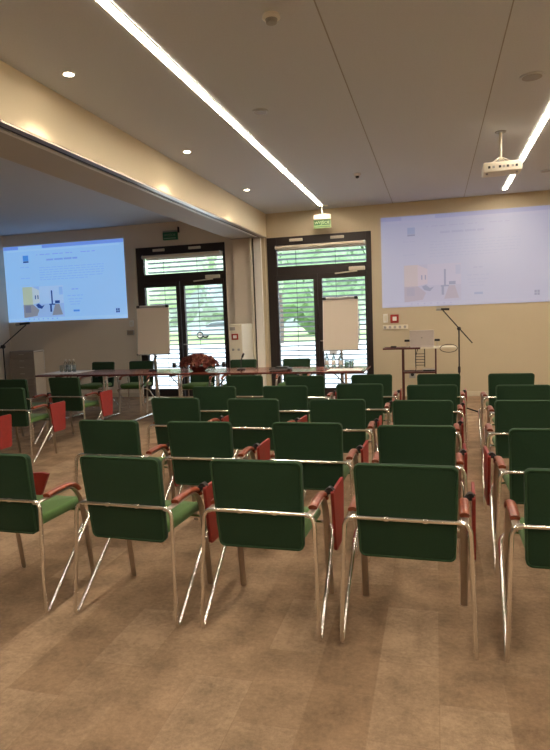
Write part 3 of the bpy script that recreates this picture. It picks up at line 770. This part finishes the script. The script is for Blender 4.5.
for k in range(3):
    t = thing('water_bottle', ['left', 'middle', 'right'][k]+' one of three clear bottles on white paper at the left table end', 'bottle', (-5.90+k*.075, 8.66, TZ+.004), 0, gl)
    bm = B(); lathe(bm, [(.026, 0), (.031, .006), (.031, .115), (.026, .135), (.012, .16), (.012, .18)], n=18); obj('body', bm, M['clear_pet'], t, smooth=40)
    bm = B(); lathe(bm, [(.0316, .045), (.0318, .046), (.0318, .10), (.0316, .101)], n=18); obj('label', bm, M['label'], t, smooth=40)
    bm = B(); lathe(bm, [(.014, .176), (.0145, .18), (.0145, .195), (.012, .197)], n=14); obj('cap', bm, M['white'], t, smooth=40)
for k, (dx, dy) in enumerate(((0, 0), (.075, 0), (.15, 0), (.225, .02))):
    o = tumbler(-5.89+dx, 8.52+dy, ['leftmost', 'second', 'third', 'rightmost'][k]+' clear tumbler in front of the bottles at the left table end', gl); o.location.z = TZ+.0045
o = one('paper_sheet', M['sheet'], boxes=[(-6.08, -5.45, 8.22, 8.80, TZ+.0005, TZ+.0035)]); tag(o, 'white paper sheet under the glasses on the left table end', 'paper')
o = one('paper_sheet', M['sheet'], boxes=[(-1.45, -.98, 8.12, 8.46, TZ+.0005, TZ+.003)]); tag(o, 'white paper sheet on the right table end', 'paper')
def goose_mic(x, y, label, lean):
    t = thing('table_microphone', label, 'microphone', (x, y, TZ+.0005), 0, 'gooseneck microphones on the long table')
    bm = B(); lathe(bm, [(.068, 0), (.068, .014), (.055, .024), (.012, .030)], n=22); obj('base', bm, M['black'], t, smooth=40)
    bm = B(); tube(bm, smooth_path([(0, 0, .028), (0, 0, .14), (lean, -.02, .195)], .05), .0075, 8); obj('neck', bm, M['black'], t, smooth=50)
    v = Vector((lean, -.02, .055)).normalized(); p = Vector((lean, -.02, .19))
    bm = B(); tube(bm, [p, p+v*.01, p+v*.05, p+v*.065], .016, 10); obj('capsule', bm, M['black'], t, smooth=50)
goose_mic(-2.805, 8.5, 'black gooseneck microphone on the table before the cream cabinet', .03)
goose_mic(-4.26, 8.52, 'black gooseneck microphone on the table left of the flowers', .05)

# flower arrangement: bowl, many dried petals, two dark ball finials
t = thing('flower_arrangement', 'low arrangement of russet dried flowers on the long table', 'flowers', (-3.45, 8.42, TZ+.0005))
bm = B(); lathe(bm, [(.09, 0), (.10, .012), (.14, .05), (.16, .075), (.145, .075)], n=24); obj('bowl', bm, M['table_edge'], t, smooth=40)
rnd = random.Random(5)
for nm, mm, cnt in (('petals', M['leaf_red'], 260), ('pale_petals', M['leaf_pale'], 45)):
    bm = B()
    for k in range(cnt):
        a = rnd.uniform(0, 2*PI); rr_ = math.sqrt(rnd.uniform(0, 1)); el = rnd.uniform(.1, 1)
        dome = math.sqrt(max(0, 1-rr_**2))
        p = Vector((.30*rr_*math.cos(a), .15*rr_*math.sin(a), .065+.155*dome*rnd.uniform(.55, 1.08)+rnd.uniform(0, .02)))
        nrm = Vector((p.x*1.2, p.y*2, .12)).normalized()
        side = nrm.orthogonal().normalized(); side.rotate(Matrix.Rotation(rnd.uniform(0, 6.28), 3, nrm)); oth = nrm.cross(side)
        s = rnd.uniform(.030, .055)
        cup = []
        c0 = bm.verts.new(p - nrm*.012)
        for j in range(7):
            an = 2*PI*j/7; cup.append(bm.verts.new(p + (side*math.cos(an)+oth*math.sin(an))*s*rnd.uniform(.7, 1.1) + nrm*rnd.uniform(-.004, .022)))
        for j in range(7): bm.faces.new((c0, cup[j], cup[(j+1) % 7]))
    me = bpy.data.meshes.new(nm); bm.to_mesh(me); bm.free(); me.materials.append(mm)
    o = bpy.data.objects.new(nm, me); COL.objects.link(o); o.parent = t
    if nm == 'petals': o['kind'] = 'stuff'
    else: o['kind'] = 'stuff'; o['label'] = 'paler tan petals'
for s in (-1, 1):
    bm = B(); tube(bm, [(s*.27, 0, .075), (s*.39, 0, .085)], .010, 8); st = obj('stalk', bm, M['black'], t, smooth=50)
    bm = B(); bmesh.ops.create_icosphere(bm, subdivisions=2, radius=.042, matrix=Matrix.Translation((s*.40, 0, .088)) @ Matrix.Diagonal((.8, 1, 1, 1))); obj('seed_head', bm, M['black'], t, smooth=60)
t = thing('document_folder', 'black padded folder lying on the long table before the right door', 'folder', (-2.13, 8.25, TZ+.0005), DG(4))
bm = B(); box(bm, (0, 0, .022), (.30, .22, .042), .012, None, 3); obj('cover', bm, M['black'], t, smooth=40)
bm = B(); box(bm, (.02, 0, .052), (.17, .16, .018), .007, None, 2); obj('pouch', bm, M['black'], t, smooth=40)
bm = B(); tube(bm, [(-.148, -.09, .022), (-.152, -.112, .022), (.1, -.113, .022), (.148, -.09, .022)], .004, 6); obj('zip', bm, M['grey'], t, smooth=50)

# ================================================================== FLIPCHARTS
def flipchart(x, y, rz, lean, label, hgt=1.83, base='legs'):
    t = thing('flipchart', label, 'flipchart', (x, y, 0), rz, 'flipcharts before the glazed doors')
    R = Matrix.Rotation(DG(lean), 3, 'X')
    def lb(bm, c, s, bev=0): # box in the leaning board frame, hinged at z=.93
        v = R @ Vector(c); box(bm, (v.x, v.y, v.z+.93), s, bev, R)
    bm = B(); lb(bm, (0, 0, .44), (.60, .018, .90), .004); obj('board', bm, M['white'], t)
    bm = B(); lb(bm, (0, -.014, .42), (.575, .008, .83)); obj('paper_pad', bm, M['paper'], t)
    bm = B(); lb(bm, (0, -.018, .862), (.575, .03, .035), .006); cl = obj('clamp', bm, M['grey'], t)
    for s in (-1, 1):
        bm = B(); lb(bm, (s*.27, -.022, .865), (.06, .035, .045), .006); obj('clamp_end', bm, M['black'], cl)
    bm = B(); lb(bm, (0, -.035, -.008), (.60, .06, .018), .004); tr = obj('pen_tray', bm, M['grey'], t)
    for s in (-1, 1):
        bm = B(); lb(bm, (s*.295, -.03, -.006), (.02, .065, .03), .004); obj('tray_end', bm, M['black'], tr)
    bm = B(); tube(bm, [(0, .06, .10), (0, .06, .80)], .030, 12); tube(bm, [(0, .06, .75), (0, .05, 1.25)], .022, 10); obj('column', bm, M['satin'], t, smooth=50)
    for k in range(5):
        a = 2*PI*k/5+.3; e = Vector((.32*math.cos(a), .06+.32*math.sin(a), .055))
        bm = B(); tube(bm, smooth_path([(0, .06, .13), (.6*e.x, .06+.6*(e.y-.06), .10), (e.x, e.y, .062)], .08), .017, 8); lg = obj('leg', bm, M['white'], t, smooth=50)
        bm = B(); lathe(bm, [(.018, -.014), (.026, -.009), (.026, .009), (.018, .014)], (e.x, e.y, .0265), 12, 'x'); obj('castor', bm, M['black'], lg, smooth=50)
flipchart(-1.535, 10.02, DG(-2), -5, 'flipchart with blank pad before the right glazed door')
flipchart(-4.97, 10.02, DG(10), -6, 'flipchart with blank pad before the left glazed door')

# ================================================================== LAPTOP TABLE, LAPTOP, MICROPHONE STANDS
TY = 9.9
t = thing('projector_trolley', 'slim dark metal trolley table carrying the laptop, before the right wall', 'table', (-.25, TY, 0))
one('tabletop', M['table_edge'], t, boxes=[(-.56, .02, -.22, .22, .93, .955)], bev=.003)
one('side_flap', M['offwhite'], t, boxes=[(.022, .58, -.16, .22, .933, .955)], bev=.003)
for lx, ly in ((-.255, -.17), (.255, -.17), (-.255, .17), (.255, .17)):
    bm = B(); tube(bm, [(lx, ly, .03), (lx, ly, .931)], .0125, 8); lg = obj('leg', bm, M['table_edge'], t, smooth=50)
    bm = B(); lathe(bm, [(.016, -.012), (.024, -.008), (.024, .008), (.016, .012)], (lx, ly, .0245), 12, 'x'); obj('castor', bm, M['black'], lg, smooth=50)
one('shelf', M['table_edge'], t, boxes=[(-.265, .265, -.18, .18, .545, .57)], bev=.003)
bm = B()
for px in (-.055, .085): tube(bm, [(px, -.10, .64), (px, -.10, .931)], .007, 6)
for k in range(5): tube(bm, [(-.055, -.10, .67+k*.045), (.085, -.10, .67+k*.045)], .005, 6)
obj('wire_rack', bm, M['black'], t, smooth=50)
bm = B(); tube(bm, smooth_path([(-.02, -.1, .930), (-.06, -.15, .80), (-.05, -.13, .62), (-.06, -.1, .572)], .08), .006, 6); obj('cable', bm, M['black'], t, smooth=50)
o = one('media_player', M['grey'], boxes=[(-.20, .0, TY-.14, TY+.06, .572, .60)], bev=.004); tag(o, 'flat grey box on the lower shelf of the laptop trolley', 'box')
one('front_plate', M['black'], o, boxes=[(-.19, -.01, TY-.146, TY-.139, .577, .595)])
t = thing('laptop', 'open silver laptop, lid towards the chairs, on the dark trolley', 'laptop', (-.205, TY, .956))
one('keyboard_deck', M['silver'], t, boxes=[(-.18, .18, -.10, .14, 0, .016)], bev=.004)
bm = B(); R = Matrix.Rotation(DG(8), 3, 'X'); v = R @ Vector((0, 0, .135)); box(bm, (v.x, v.y-.112, v.z+.012), (.375, .009, .255), .004, R); ld = obj('lid', bm, M['silver'], t)
bm = B(); lathe(bm, [(.012, -.002), (.012, .0)], (0, -.136, .15), 12, 'y'); obj('emblem', bm, M['grey'], ld)
for s, lb in ((-1, 'small dark speaker left of the laptop lid'), (1, 'small dark speaker right of the laptop lid')):
    t2 = thing('desk_speaker', lb, 'speaker', (-.205+s*.235, TY+.05, .956))
    bm = B(); lathe(bm, [(.03, 0), (.03, .008), (.008, .012), (.008, .085)], n=14); obj('stand', bm, M['satin'], t2, smooth=40)
    one('cabinet', M['black'], t2, boxes=[(-.042, .042, -.03, .03, .085, .12)], bev=.006)
bm = B(); cen = Vector((.20, TY-.2, .935)); tube(bm, [cen + Vector((.13*math.cos(2*PI*k/24), .012*math.sin(4*PI*k/24), .062*math.sin(2*PI*k/24))) for k in range(24)], .0055, 6, True)
o = obj('cable_loop', bm, M['black'], smooth=50); tag(o, 'dark cable loop hanging over the pale flap of the trolley', 'cable')
o = one('computer_mouse', M['black'], boxes=[(-.70, -.60, TY-.10, TY-.04, .956, .982)], bev=.012); tag(o, 'black mouse on the left end of the trolley top', 'mouse')

def mic_stand(x, y, rz, label, p_top, a, b_, clip):
    """pole to p_top high, boom from a (mic end) to b_ (tail) in local x/z"""
    t = thing('microphone_stand', label, 'microphone stand', (x, y, 0), rz)
    bm = B(); tube(bm, [(0, 0, .10), (0, 0, p_top)], .0105, 10); obj('pole', bm, M['black'], t, smooth=50)
    for k in range(3):
        an = 2*PI*k/3+.5; bm = B(); tube(bm, [(0, 0, .14), (.34*math.cos(an), .34*math.sin(an), .014)], .010, 8); lg = obj('leg', bm, M['black'], t, smooth=50)
        bm = B(); bmesh.ops.create_icosphere(bm, subdivisions=2, radius=.0135, matrix=Matrix.Translation((.34*math.cos(an), .34*math.sin(an), .0138))); obj('rubber_tip', bm, M['black'], lg, smooth=60)
    bm = B(); lathe(bm, [(.016, .62), (.019, .63), (.019, .70), (.016, .71)], n=12); obj('height_clutch', bm, M['black'], t, smooth=40)
    bm = B(); lathe(bm, [(.02, -.03), (.028, -.02), (.028, .02), (.02, .03)], (0, 0, p_top), 14, 'y'); obj('boom_clutch', bm, M['black'], t, smooth=40)
    bm = B(); tube(bm, [(a[0], -.03, a[1]), (b_[0], -.03, b_[1])], .0085, 8); bo = obj('boom', bm, M['black'], t, smooth=50)
    bm = B(); tube(bm, [clip[0], clip[0]*.9+clip[1]*.1, clip[0]*.35+clip[1]*.65, clip[1]], .017, 10); mc = obj('microphone', bm, M['black'], t, smooth=50)
    d = (clip[1]-clip[0]).normalized(); bm = B(); tube(bm, [clip[1]-d*.005, clip[1]+d*.012, clip[1]+d*.045, clip[1]+d*.06], .024, 12); obj('grille', bm, M['grey'], mc, smooth=50)
mic_stand(.33, 9.0, 0, 'black boom microphone stand right of the laptop trolley', 1.255, (-.22, 1.525), (.18, 1.045), (Vector((-.13, -.03, 1.535)), Vector((-.25, -.03, 1.54))))
mic_stand(-6.14, 7.5, 0, 'black boom microphone stand at the left photo edge', 1.23, (.44, 1.535), (-.25, 1.06), (Vector((.50, -.03, 1.56)), Vector((.34, -.03, 1.55))))
